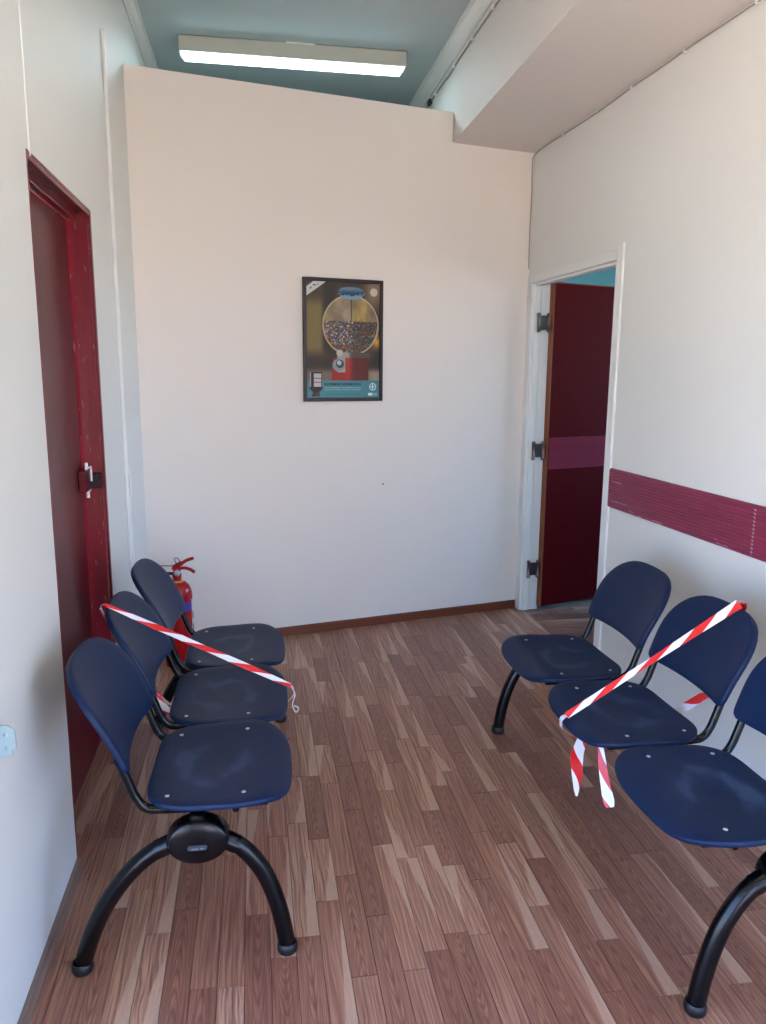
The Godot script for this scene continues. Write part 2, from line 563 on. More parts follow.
func make_materials():
	var plaster := bump_image(512, 0.02, 11, 3.0)
	M.wall_left = bumpy(mat(Color(0.845, 0.855, 0.83), 0.55), plaster, 0.9, 0.10)
	M.wall_back = bumpy(mat(Color(0.88, 0.855, 0.825), 0.6), plaster, 0.9, 0.10)
	M.wall_right = bumpy(mat(Color(0.86, 0.87, 0.855), 0.6), plaster, 0.9, 0.12)
	M.beam = bumpy(mat(Color(0.84, 0.815, 0.79), 0.6), plaster, 0.9, 0.1)
	M.ceiling = bumpy(mat(Color(0.68, 0.73, 0.735), 0.8), plaster, 0.7, 0.12)
	M.blue_wall = mat(Color(0.38, 0.68, 0.73), 0.7)
	M.outside = mat(Color(0.62, 0.61, 0.60), 0.9)
	M.white = mat(Color(0.87, 0.88, 0.87), 0.4)
	M.white_soft = mat(Color(0.85, 0.85, 0.83), 0.55)
	M.floor_gap = mat(Color(0.30, 0.20, 0.165), 0.8)
	M.floor_field = mat(Color(0.49, 0.355, 0.29), 0.5)
	M.skirting = mat(Color(0.42, 0.215, 0.12), 0.45)
	M.skirting_grey = mat(Color(0.50, 0.42, 0.38), 0.5)
	M.black_tube = mat(Color(0.008, 0.009, 0.014), 0.26, 0.0, 0.4)
	M.black_plastic = mat(Color(0.010, 0.013, 0.026), 0.24, 0.0, 0.4)
	M.rubber = mat(Color(0.02, 0.02, 0.022), 0.5)
	M.steel = mat(Color(0.70, 0.70, 0.70), 0.35, 0.9)
	M.dull_steel = mat(Color(0.46, 0.41, 0.39), 0.34, 0.85)
	M.rivet = mat(Color(0.66, 0.67, 0.69), 0.45, 0.3)
	M.badge = mat(Color(0.20, 0.22, 0.26), 0.4, 0.2)
	M.badge_print = mat(Color(0.50, 0.53, 0.58), 0.5)
	M.navy = mat(Color(0.018, 0.112, 0.245), 0.45, 0.0, 0.35)
	var grain := bump_image(256, 0.12, 5, 2.0)
	M.seats = []
	for i in 3:
		var m := mat(Color.WHITE, 0.48, 0.0, 0.35)
		m.albedo_texture = tex(seat_image(i))
		m.normal_enabled = true
		m.normal_texture = grain
		m.normal_scale = 0.12
		M.seats.append(m)
	M.navy.normal_enabled = true
	M.navy.normal_texture = grain
	M.navy.normal_scale = 0.10
	M.woods = []
	for i in 12:
		var m := mat(Color.WHITE, 0.42)
		m.albedo_texture = tex(wood_image(i))
		M.woods.append(m)
	M.rail = mat(Color.WHITE, 0.45)
	M.rail.albedo_texture = tex(rail_image())
	M.tape = mat(Color.WHITE, 0.35)
	M.tape.albedo_texture = tex(stripe_image())
	M.jamb_red = mat(Color.WHITE, 0.30)
	M.jamb_red.albedo_texture = tex(worn_paint_image(Color(0.42, 0.045, 0.10), 41))
	M.jamb_red.uv1_triplanar = true
	M.jamb_red.uv1_world_triplanar = true
	M.jamb_red.uv1_scale = Vector3(3.0, 0.8, 3.0)
	M.leaf_red = bumpy(mat(Color(0.33, 0.035, 0.075), 0.30, 0.0, 0.38), bump_image(256, 0.03, 19, 2.0), 2.0, 0.06)
	M.leaf_dark = mat(Color(0.30, 0.03, 0.045), 0.6, 0.0, 0.15)
	M.leaf_band = mat(Color(0.50, 0.17, 0.235), 0.6, 0.0, 0.2)
	M.door_edge = mat(Color(0.50, 0.27, 0.13), 0.5)
	M.poster_frame = mat(Color(0.13, 0.10, 0.085), 0.4)
	M.poster = mat(Color.WHITE, 0.55)
	M.poster.albedo_texture = tex(poster_image())
	M.red_paint = mat(Color(0.62, 0.035, 0.04), 0.22)
	M.label_blue = mat(Color(0.10, 0.20, 0.62), 0.4)
	M.label_white = mat(Color(0.80, 0.79, 0.80), 0.4)
	M.label_yellow = mat(Color(0.80, 0.56, 0.22), 0.5)
	M.cable = mat(Color(0.10, 0.09, 0.09), 0.5)
	M.cable_pale = mat(Color(0.60, 0.56, 0.52), 0.5)
	M.lamp_body = mat(Color(0.70, 0.70, 0.66), 0.4)
	M.plate_paint = mat(Color(0.62, 0.71, 0.72), 0.4)
	M.rusty = mat(Color(0.20, 0.13, 0.13), 0.5, 0.5)
	M.crack = mat(Color(0.33, 0.30, 0.28), 0.9)
	M.string = mat(Color(0.85, 0.83, 0.82), 0.7)
	M.diffuser = mat(Color(0.95, 0.97, 1.0), 0.4)
	M.diffuser.emission_enabled = true
	M.diffuser.emission = Color(0.88, 0.97, 1.0)
	M.diffuser.emission_energy_multiplier = 1.2

# ------------------------------------------------------------------ bench
func seat_h(p: Vector2) -> float:
	# p.x depth from the hub axis (front +), p.y across
	var y := 0.447
	var w := p.y / 0.225
	y += 0.007 * w * w
	var d := p.x
	y -= 0.010 * exp(-pow((d - 0.02) / 0.11, 2.0)) * (1.0 - 0.6 * w * w)
	if d > 0.165: y -= pow((d - 0.165) / 0.09, 2.0) * 0.020
	if d < -0.06: y += pow((-0.06 - d) / 0.07, 2.0) * 0.004
	return y

func seat_place(p: Vector2, off: float) -> Vector3:
	var e := 0.002
	var nx := -(seat_h(p + Vector2(e, 0)) - seat_h(p - Vector2(e, 0))) / (2 * e)
	var nz := -(seat_h(p + Vector2(0, e)) - seat_h(p - Vector2(0, e))) / (2 * e)
	return Vector3(p.x, seat_h(p), p.y) + Vector3(nx, 1, nz).normalized() * off

func back_surf(p: Vector2) -> Vector3:
	# p.x across, p.y up along the back from its lower edge
	var s := p.y / 0.30
	var w := p.x / 0.215
	var y := 0.533 + 0.245 * s
	var x := -0.152 - 0.127 * s - 0.012 * sin(s * PI) * -1.0
	x += 0.030 * w * w * (1.0 - 0.35 * s)
	return Vector3(x, y, p.x)

func back_place(p: Vector2, off: float) -> Vector3:
	var e := 0.003
	var du := back_surf(p + Vector2(e, 0)) - back_surf(p - Vector2(e, 0))
	var dv := back_surf(p + Vector2(0, e)) - back_surf(p - Vector2(0, e))
	var n := dv.cross(du).normalized()
	if n.x < 0: n = -n
	return back_surf(p) + n * off

func ellipse_ring(c: Vector3, rx: float, ry: float, n: int) -> Array:
	var out := []
	for k in n: out.append(c + Vector3(cos(TAU * k / n) * rx, sin(TAU * k / n) * ry, 0))
	return out

func hub_mesh(side: float) -> ArrayMesh:
	# flattened oval cover; rings along z
	var st := begin()
	st.set_smooth_group(0)
	var prof := [[0.0, -0.030], [0.80, -0.030], [0.96, -0.026], [1.0, -0.018], [1.0, 0.014], [0.985, 0.021], [0.94, 0.0255], [0.86, 0.0285], [0.5, 0.032], [0.0, 0.0335]]
	var n := 40
	var rings := []
	for r in prof: rings.append(ellipse_ring(Vector3(0, 0.345, r[1] * side), 0.077 * r[0], 0.0585 * r[0], n))
	var c := Vector3(0, 0.345, 0)
	for i in rings.size() - 1:
		for k in n:
			var k2 := (k + 1) % n
			if prof[i][0] > 0: tri_out(st, rings[i][k], rings[i][k2], rings[i + 1][k2], c)
			if prof[i + 1][0] > 0: tri_out(st, rings[i][k], rings[i + 1][k2], rings[i + 1][k], c)
			elif prof[i][0] == 0: pass
	return finish(st)

func make_bench(called: String, at: Vector3, turn: float, seats_z: Array, legs_z: Array, near: float, leg_x := 0.0) -> Node3D:
	var t := thing(called, at, turn)
	var seat_outline := rounded([Vector3(-0.104, -0.214, 0.115), Vector3(0.257, -0.240, 0.155), Vector3(0.266, 0.0, 0.06), Vector3(0.257, 0.240, 0.155), Vector3(-0.104, 0.214, 0.115)])
	var seat_prof := []
	for k in 9: seat_prof.append(Vector3(k / 9.0 * 0.975, 0.0, 0.0))
	seat_prof += [Vector3(0.99, -0.0004, 0), Vector3(1.0, -0.0012, 0), Vector3(1.0, -0.0035, 0.0016), Vector3(1.0, -0.011, 0.0020), Vector3(1.0, -0.0145, 0.0005), Vector3(0.985, -0.0145, 0), Vector3(0.97, -0.009, 0), Vector3(0.6, -0.008, 0), Vector3(0.0, -0.008, 0)]
	var seat_mesh := shell_mesh(seat_outline, seat_place, seat_prof)
	var back_outline := rounded([Vector3(0.205, 0.0, 0.028), Vector3(0.226, 0.300, 0.175), Vector3(0.0, 0.304, 0.05), Vector3(-0.226, 0.300, 0.175), Vector3(-0.205, 0.0, 0.028)])
	var back_prof := []
	for k in 9: back_prof.append(Vector3(k / 9.0 * 0.97, 0.0, 0.0))
	back_prof += [Vector3(0.985, -0.0004, 0), Vector3(1.0, -0.0018, 0), Vector3(1.0, -0.004, 0.0012), Vector3(1.0, -0.012, 0.0016), Vector3(1.0, -0.0155, 0.0005), Vector3(0.985, -0.016, 0), Vector3(0.975, -0.012, 0), Vector3(0.955, -0.007, 0), Vector3(0.5, -0.006, 0), Vector3(0.0, -0.006, 0)]
	var back_mesh := shell_mesh(back_outline, back_place, back_prof)
	var rv := begin()
	add_lathe(rv, [Vector2(0.0062, -0.002), Vector2(0.006, 0.0008), Vector2(0.004, 0.0018), Vector2(0.0001, 0.0022)], 12)
	var rivet_mesh := finish(rv)
	var posts := []
	for s in [-1.0, 1.0]:
		var w: float = s * 0.184
		var path := smooth_path([Vector3(0.20, 0.4235, w * 0.96), Vector3(0.06, 0.4235, w), Vector3(-0.062, 0.4235, w), Vector3(-0.100, 0.431, w), Vector3(-0.122, 0.460, w), Vector3(-0.137, 0.500, w), Vector3(-0.149, 0.535, w), Vector3(-0.160, 0.562, w * 0.99)], 6)
		posts.append(tube_mesh(path, 0.0115, 12))
	var cross := tube_mesh([Vector3(0.12, 0.412, -0.19), Vector3(0.12, 0.412, 0.19)], 0.009, 10)
	var bracket := box_mesh(Vector3(0.20, 0.022, 0.035), 0.003)
	var z0: float = min(legs_z[0], legs_z[1]) - 0.022
	var z1: float = max(legs_z[0], legs_z[1]) + 0.022
	var bm := begin()
	add_box(bm, Vector3(0.038, 0.040, z1 - z0), Vector3(leg_x, 0.394, (z0 + z1) / 2.0), Basis.IDENTITY, 0.006)
	put("beam", finish(bm), M.black_tube, t)
	for i in seats_z.size():
		var o := Vector3(0, 0, seats_z[i])
		var seat := put("seat", seat_mesh, M.seats[i % 3], t, o)
		for q in [Vector2(-0.050, 0.165), Vector2(-0.050, -0.165), Vector2(0.140, 0.175), Vector2(0.140, -0.175)]:
			put("rivet", rivet_mesh, M.rivet, seat, seat_place(q, 0.0))
		put("backrest", back_mesh, M.navy, t, o)
		for p in posts: put("back_support", p, M.black_tube, t, o)
		put("cross_tube", cross, M.black_tube, t, o)
		for s in [-1.0, 1.0]: put("seat_bracket", bracket, M.black_tube, t, o + Vector3(0.03, 0.4185, s * 0.09))
	# arched legs
	var rear := smooth_path([Vector3(-0.0431, 0.343, 0), Vector3(-0.0813, 0.331, 0), Vector3(-0.1340, 0.298, 0), Vector3(-0.1847, 0.247, 0), Vector3(-0.2287, 0.184, 0), Vector3(-0.2603, 0.122, 0), Vector3(-0.2842, 0.058, 0), Vector3(-0.2967, 0.012, 0)], 5)
	var fore := smooth_path([Vector3(0.0440, 0.343, 0), Vector3(0.0782, 0.331, 0), Vector3(0.1213, 0.293, 0), Vector3(0.1594, 0.235, 0), Vector3(0.1848, 0.170, 0), Vector3(0.2015, 0.105, 0), Vector3(0.2112, 0.05, 0), Vector3(0.2161, 0.012, 0)], 5)
	var rear_mesh := tube_mesh(rear, 0.0222, 18)
	var fore_mesh := tube_mesh(fore, 0.0222, 18)
	var cap := lathe_mesh([Vector2(0.0, 0.0), Vector2(0.024, 0.0), Vector2(0.0262, 0.004), Vector2(0.0270, 0.012), Vector2(0.0262, 0.020), Vector2(0.024, 0.026), Vector2(0.0223, 0.028)], 24)
	for z in legs_z:
		var side := 1.0 if near * z > 0 else -1.0
		var face := side * near
		var o := Vector3(leg_x, 0, z)
		var hub := put("leg_hub", hub_mesh(face), M.black_plastic, t, o)
		var neck := begin()
		add_box(neck, Vector3(0.036, 0.034, 0.036), Vector3(0, 0.398, 0), Basis.IDENTITY, 0.005)
		put("neck", finish(neck), M.black_tube, hub)
		if true:
			var st := begin()
			var ring := rounded([Vector3(-0.0235, -0.0072, 0.007), Vector3(0.0235, -0.0072, 0.007), Vector3(0.0235, 0.0072, 0.007), Vector3(-0.0235, 0.0072, 0.007)], 5)
			st.set_smooth_group(-1)
			var n := ring.size()
			var c := Vector3(0, 0.338, face * 0.0305)
			for k in n:
				var a: Vector2 = ring[k]
				var b: Vector2 = ring[(k + 1) % n]
				var a0 := Vector3(a.x, 0.338 + a.y, face * 0.031); var a1 := Vector3(a.x, 0.338 + a.y, face * 0.0345)
				var b0 := Vector3(b.x, 0.338 + b.y, face * 0.031); var b1 := Vector3(b.x, 0.338 + b.y, face * 0.0345)
				tri_out(st, a0, b0, b1, c); tri_out(st, a0, b1, a1, c)
				tri_out(st, a1, b1, Vector3(0, 0.338, face * 0.0345), c)
			put("badge", finish(st), M.badge, hub)
			var pr := begin()
			for k in 7:
				if k == 4: continue
				add_box(pr, Vector3(0.0032, 0.0030, 0.0008), Vector3(-0.0130 + k * 0.0044, 0.3358, face * 0.0347), Basis.IDENTITY, 0.0002)
			put("badge_print", finish(pr), M.badge_print, hub)
		var lr := put("leg", rear_mesh, M.black_tube, t, o)
		put("foot_cap", cap, M.rubber, lr, Vector3(-0.2975, 0, 0))
		var collar := begin()
		var d: Vector3 = (rear[9] - rear[5]).normalized()
		add_tube(collar, [rear[2], rear[7]], 0.0236, 20)
		put("collar", finish(collar), M.black_plastic, lr)
		var lf := put("leg", fore_mesh, M.black_tube, t, o)
		put("foot_cap", cap, M.rubber, lf, Vector3(0.2165, 0, 0))
		var collar2 := begin()
		add_tube(collar2, [fore[2], fore[7]], 0.0236, 20)
		put("collar", finish(collar2), M.black_plastic, lf)
	return t

# ------------------------------------------------------------------ floor
func plank_mesh(length: float, width: float) -> ArrayMesh:
	var st := begin()
	st.set_smooth_group(-1)
	var a := width / 2.0
	var b := length / 2.0
	var e := 0.0006
	var top := [Vector3(-a + e, 0, -b + e), Vector3(a - e, 0, -b + e), Vector3(a - e, 0, b - e), Vector3(-a + e, 0, b - e)]
	var low := [Vector3(-a, -0.0035, -b), Vector3(a, -0.0035, -b), Vector3(a, -0.0035, b), Vector3(-a, -0.0035, b)]
	var uv := [Vector2(0.02, 0.01), Vector2(0.98, 0.01), Vector2(0.98, 0.99), Vector2(0.02, 0.99)]
	var c := Vector3(0, -0.5, 0)
	tri_out(st, top[0], top[1], top[2], c, uv[0], uv[1], uv[2])
	tri_out(st, top[0], top[2], top[3], c, uv[0], uv[2], uv[3])
	for k in 4:
		var j := (k + 1) % 4
		tri_out(st, top[k], top[j], low[j], Vector3(0, 0, 0), uv[k], uv[j], uv[j])
		tri_out(st, top[k], low[j], low[k], Vector3(0, 0, 0), uv[k], uv[j], uv[k])
	return finish(st)

func right_x(z: float) -> float:
	return corner.x + 0.0403 * (z - corner.z)

func back_z(x: float) -> float:
	return -4.064 - 0.2215 * (x - LEFT_X)

func build_floor():
	var st := begin()
	add_block(st, -1.75, 4.7, -0.12, -0.003, 2.9, -7.4)
	var floor_ := put("floor", finish(st), M.floor_gap)
	tag(floor_, "floor of narrow reddish brown wood strips with paler wedges", "floor", "", "structure")
	var lengths := [0.30, 0.395, 0.53, 0.53]
	var W := 0.0662
	var meshes := {}
	for l in lengths: meshes[l] = plank_mesh(l - 0.0006, W - 0.0007)
	for c in range(-13, 26):
		var x := 0.142 + 0.033 + c * W
		var z := -0.55 - rng.randf() * 0.5
		while true:
			var l: float = lengths[rng.randi() % 4]
			var far_z := z - l
			var wood = rng.randi() % 12
			var turn := 0.0 if rng.randf() < 0.75 else PI
			var mid := z - l / 2.0
			if (x > right_x(mid) + 0.04 and mid > -4.5) or (x < LEFT_X - 0.03 and (far_z > -2.25 or z < -3.06)):
				pass
			elif z < back_z(clampf(x, LEFT_X, 1.64)) - 0.02:
				break
			elif far_z > -1.22:
				pass
			else:
				put("plank", meshes[l], M.woods[wood], floor_, Vector3(x, 0, mid), turn)
			z = far_z
			if z < -4.75: break
	# next room: strips run the other way
	for r in 9:
		var z := -3.62 - r * 0.118
		var x := right_x(z) - 0.04
		for k in 3:
			var l: float = [0.53, 0.395, 0.53][(k + r) % 3]
			var m = plank_mesh(l - 0.0006, 0.1175)
			put("plank", m, M.woods[(r * 5 + k * 3) % 12], floor_, Vector3(x + l / 2.0, -0.0012, z), PI / 2.0)
			x += l
	# the strips nearer than the photograph shows, joined
	var f := begin()
	for c in range(-28, 27):
		add_box(f, Vector3(W - 0.0008, 0.0028, 4.1), Vector3(0.175 + c * W, -0.0021, 0.85), Basis.IDENTITY, 0.0005)
	var ff := put("plank_field", finish(f), M.floor_field, floor_)
	ff.set_meta("kind", "stuff")

# ------------------------------------------------------------------ setting
func build_shell():
	# left wall with its door opening
	var st := begin()
	add_block(st, LEFT_X - 0.22, LEFT_X, -0.1, CEIL_Y + 0.1, -1.5, -2.25)
	add_block(st, LEFT_X - 0.22, LEFT_X, 2.062, CEIL_Y + 0.1, -2.25, -3.06)
	add_block(st, LEFT_X - 0.22, LEFT_X, -0.1, CEIL_Y + 0.1, -3.06, -7.3)
	tag(put("wall_left", finish(st), M.wall_left), "white painted wall with the recessed dark red door", "wall", "", "structure")
	# partition
	st = begin()
	var d := Vector2(0.9763, -0.2163)
	var nb := Vector2(-0.2163, -0.9763) * 0.10
	var a := Vector2(LEFT_X, back_z(LEFT_X)) - d * 0.05
	var b := Vector2(1.122, back_z(1.122))
	var c := Vector2(1.66, back_z(1.66))
	add_prism(st, PackedVector2Array([a, b, b + nb, a + nb]), 0.0, 2.905)
	add_prism(st, PackedVector2Array([b, c, c + nb, b + nb]), 0.0, 2.752)
	tag(put("wall_back", finish(st), M.wall_back), "pinkish white partition wall that stops short of the ceiling", "wall", "", "structure")
	# right wall, in its own frame: x towards the camera, z into the room
	var R := thing("wall_right", corner, SKEW_RIGHT)
	tag(R, "off white wall with the open door and ribbed maroon rail", "wall", "", "structure")
	st = begin()
	add_block(st, 1.08, 4.15, -0.1, CEIL_Y + 0.1, -0.105, 0.0)
	add_block(st, 6.95, 7.4, -0.1, CEIL_Y + 0.1, -0.105, 0.0)
	add_block(st, 4.15, 6.95, -0.1, 0.12, -0.105, 0.0)
	add_block(st, 4.15, 6.95, 2.15, CEIL_Y + 0.1, -0.105, 0.0)
	add_block(st, 0.055, 1.08, 2.03, CEIL_Y + 0.1, -0.105, 0.0)
	add_block(st, -2.9, 0.055, -0.1, CEIL_Y + 0.1, -0.105, 0.0)
	put("wall_panel", finish(st), M.wall_right, R)
	# ceiling
	st = begin()
	add_block(st, -1.75, 2.3, CEIL_Y, CEIL_Y + 0.15, 2.9, -7.4)
	tag(put("ceiling", finish(st), M.ceiling), "pale blue ceiling above the partition", "ceiling", "", "structure")
	# beam along the right
	st = begin()
	add_prism(st, PackedVector2Array([Vector2(1.124, 2.75), Vector2(1.95, 2.75), Vector2(1.70, -7.2), Vector2(1.124, -7.2)]), 2.748, CEIL_Y + 0.02)
	tag(put("ceiling_beam", finish(st), M.beam), "boxed white beam along the top of the off white wall", "beam", "", "structure")
	# far end of the space behind the partition
	st = begin()
	add_block(st, LEFT_X - 0.2, 2.0, -0.1, CEIL_Y + 0.1, -7.2, -7.35)
	tag(put("wall_far", finish(st), M.blue_wall), "blue end wall hidden behind the partition", "wall", "", "structure")
	# the side of the room the camera stands with its back to: a wide glazed opening
	st = begin()
	add_block(st, -1.75, 0.0, -0.1, CEIL_Y + 0.1, 2.72, 2.86)
	add_block(st, 1.45, 2.3, -0.1, CEIL_Y + 0.1, 2.72, 2.86)
	add_block(st, 0.0, 1.45, 2.15, CEIL_Y + 0.1, 2.72, 2.86)
	add_block(st, 0.0, 1.45, -0.1, 0.06, 2.72, 2.86)
	add_block(st, -1.75, -1.6, -0.1, CEIL_Y + 0.1, -1.35, -1.65)
	add_block(st, -1.75, -1.6, -0.1, 0.08, 2.86, -1.35)
	add_block(st, -1.75, -1.6, 2.15, CEIL_Y + 0.1, 2.86, -1.35)
	add_block(st, -1.75, LEFT_X - 0.2, -0.1, CEIL_Y + 0.1, -1.5, -1.65)
	add_block(st, 0.62, 0.68, 0.06, 2.15, 2.76, 2.82)
	tag(put("wall_front", finish(st), M.wall_left), "white wall with the wide window that lights the room", "wall", "", "structure")
	# the next room behind the open door
	st = begin()
	add_block(st, 1.6, 4.6, -0.1, 3.0, -7.2, -7.3)
	add_block(st, 1.85, 4.6, -0.1, 3.0, -2.0, -1.9)
	add_block(st, 4.5, 4.6, -0.1, 0.95, -2.0, -7.2)
	add_block(st, 4.5, 4.6, 2.4, 3.0, -2.0, -7.2)
	add_block(st, 4.5, 4.6, 0.8, 2.4, -2.0, -3.2)
	add_block(st, 4.5, 4.6, 0.8, 2.4, -5.6, -7.2)
	add_block(st, 1.6, 4.6, 2.95, 3.05, -1.9, -7.3)
	tag(put("wall_next_room", finish(st), M.blue_wall), "light blue walls of the room behind the open door", "wall", "", "structure")
	st = begin()
	add_block(st, -30.0, 30.0, -0.3, -0.14, 30.0, -30.0)
	tag(put("ground", finish(st), M.outside), "pale grey paving outside the window", "ground", "", "structure")

	# skirtings
	st = begin()
	var e := Vector2(0.2163, 0.9763) * 0.012
	var s0 := Vector2(LEFT_X + 0.002, back_z(LEFT_X))
	var s1 := Vector2(1.625, back_z(1.625))
	add_prism(st, PackedVector2Array([s0, s1, s1 + e, s0 + e]), 0.0, 0.046)
	add_prism(st, PackedVector2Array([s0, s1, s1 + e * 0.5, s0 + e * 0.5]), 0.046, 0.051)
	tag(put("baseboard_back", finish(st), M.skirting), "low reddish brown wooden skirting along the partition", "skirting", "", "structure")
	st = begin()
	add_prism(st, PackedVector2Array([Vector2(LEFT_X, -1.5), Vector2(LEFT_X + 0.024, -1.5), Vector2(LEFT_X + 0.024, -2.25), Vector2(LEFT_X, -2.25)]), 0.0, 0.006)
	add_prism(st, PackedVector2Array([Vector2(LEFT_X, -1.5), Vector2(LEFT_X + 0.010, -1.5), Vector2(LEFT_X + 0.010, -2.25), Vector2(LEFT_X, -2.25)]), 0.006, 0.016)
	tag(put("baseboard_left", finish(st), M.skirting_grey), "worn thin brown edging strip at the foot of the white wall", "skirting", "", "structure")
	st = begin()
	add_prism(st, PackedVector2Array([Vector2(LEFT_X, -3.08), Vector2(LEFT_X + 0.012, -3.08), Vector2(LEFT_X + 0.012, -4.05), Vector2(LEFT_X, -4.05)]), 0.0, 0.046)
	tag(put("baseboard_left", finish(st), M.skirting), "short brown skirting between the red door and the partition", "skirting", "", "structure")

	# cornices
	for side in [0, 1]:
		st = begin()
		var prof := [Vector2(0, 0), Vector2(0.052, 0), Vector2(0.052, -0.012), Vector2(0.040, -0.016), Vector2(0.024, -0.036), Vector2(0.012, -0.044), Vector2(0.010, -0.058), Vector2(0, -0.058)]
		var drop := 0.0
		for k in prof.size():
			var p: Vector2 = prof[k]
			var q: Vector2 = prof[(k + 1) % prof.size()]
			var x0 := LEFT_X + p.x if side == 0 else 1.124 - p.x
			var x1 := LEFT_X + q.x if side == 0 else 1.124 - q.x
			var sc := 1.0 if side == 0 else 1.5
			var ze := -1.5 if side == 0 else 2.7
			var A := Vector3(x0, CEIL_Y + p.y * sc, ze); var B := Vector3(x1, CEIL_Y + q.y * sc, ze)
			var C := Vector3(x1, CEIL_Y + q.y * sc, -7.2); var D := Vector3(x0, CEIL_Y + p.y * sc, -7.2)
			st.set_smooth_group(-1)
			var cc := Vector3(LEFT_X + 0.015 if side == 0 else 1.105, CEIL_Y - 0.015, -2.0)
			tri_out(st, A, B, C, cc); tri_out(st, A, C, D, cc)
		tag(put("trim", finish(st), M.white_soft), ["white moulded cornice along the top of the white wall", "white moulded cornice where the boxed beam meets the ceiling"][side], "cornice", "", "structure")
		used[str(get_instance_id()) + "trim"] = 0
	return R

func build_left_door():
	var D := thing("door_1", Vector3(LEFT_X, 0, -2.655))
	tag(D, "closed glossy dark red door set deep in the white wall", "door", "", "structure")
	# leaf: local x into the wall is negative
	var st := begin()
	add_box(st, Vector3(0.04, 2.02, 0.762), Vector3(-0.098, 1.015, 0.0145), Basis.IDENTITY, 0.003)
	put("door_leaf", finish(st), M.leaf_red, D)
	st = begin()
	# frame: two posts and a head, each with a stop
	add_box(st, Vector3(0.215, 2.06, 0.012), Vector3(-0.106, 1.03, -0.400), Basis.IDENTITY, 0.003)
	add_box(st, Vector3(0.05, 2.06, 0.014), Vector3(-0.145, 1.03, -0.388), Basis.IDENTITY, 0.003)
	add_box(st, Vector3(0.012, 2.062, 0.022), Vector3(-0.0055, 1.031, -0.399), Basis.IDENTITY, 0.003)
	put("door_post", finish(st), M.jamb_red, D)
	st = begin()
	add_box(st, Vector3(0.215, 2.06, 0.012), Vector3(-0.106, 1.03, 0.400), Basis.IDENTITY, 0.003)
	put("door_post", finish(st), M.jamb_red, D)
	st = begin()
	add_box(st, Vector3(0.215, 0.012, 0.80), Vector3(-0.106, 2.056, 0), Basis.IDENTITY, 0.003)
	add_box(st, Vector3(0.012, 0.024, 0.80), Vector3(-0.0055, 2.052, 0), Basis.IDENTITY, 0.003)
	add_box(st, Vector3(0.03, 0.03, 0.80), Vector3(-0.062, 2.04, 0), Basis.IDENTITY, 0.003)
	put("door_head", finish(st), M.jamb_red, D)
	# rim lock
	st = begin()
	add_box(st, Vector3(0.028, 0.082, 0.085), Vector3(-0.064, 1.085, -0.338), Basis.IDENTITY, 0.004)
	var lock := put("lock_case", finish(st), M.leaf_red, D)
	st = begin()
	add_box(st, Vector3(0.006, 0.007, 0.075), Vector3(-0.053, 1.130, -0.350), Basis.IDENTITY, 0.001)
	add_box(st, Vector3(0.006, 0.058, 0.007), Vector3(-0.048, 1.104, -0.384), Basis.IDENTITY, 0.001)
	add_tube(st, [Vector3(-0.054, 1.128, -0.330), Vector3(-0.054, 1.152, -0.330)], 0.0065, 12)
	tag(put("bolt", finish(st), M.white, lock), "white metal strap with a round knob")
	st = begin()
	add_box(st, Vector3(0.006, 0.006, 0.055), Vector3(-0.053, 1.042, -0.350), Basis.IDENTITY, 0.001)
	add_tube(st, [Vector3(-0.054, 1.043, -0.335), Vector3(-0.054, 1.020, -0.335)], 0.0065, 12)
	tag(put("bolt", finish(st), M.white, lock), "white lower strap with a round knob")
	st = begin()
	add_box(st, Vector3(0.06, 0.022, 0.008), Vector3(-0.042, 1.058, -0.391), Basis.IDENTITY, 0.002)
	add_box(st, Vector3(0.045, 0.045, 0.006), Vector3(-0.030, 1.085, -0.392), Basis.IDENTITY, 0.002)
	var ring := []
	for k in 17: ring.append(Vector3(-0.022 + cos(TAU * k / 16) * 0.012, 1.094 + sin(TAU * k / 16) * 0.012, -0.384))
	add_tube(st, ring, 0.0035, 8)
	tag(put("hasp", finish(st), M.rusty, D), "worn steel hasp with a ring")

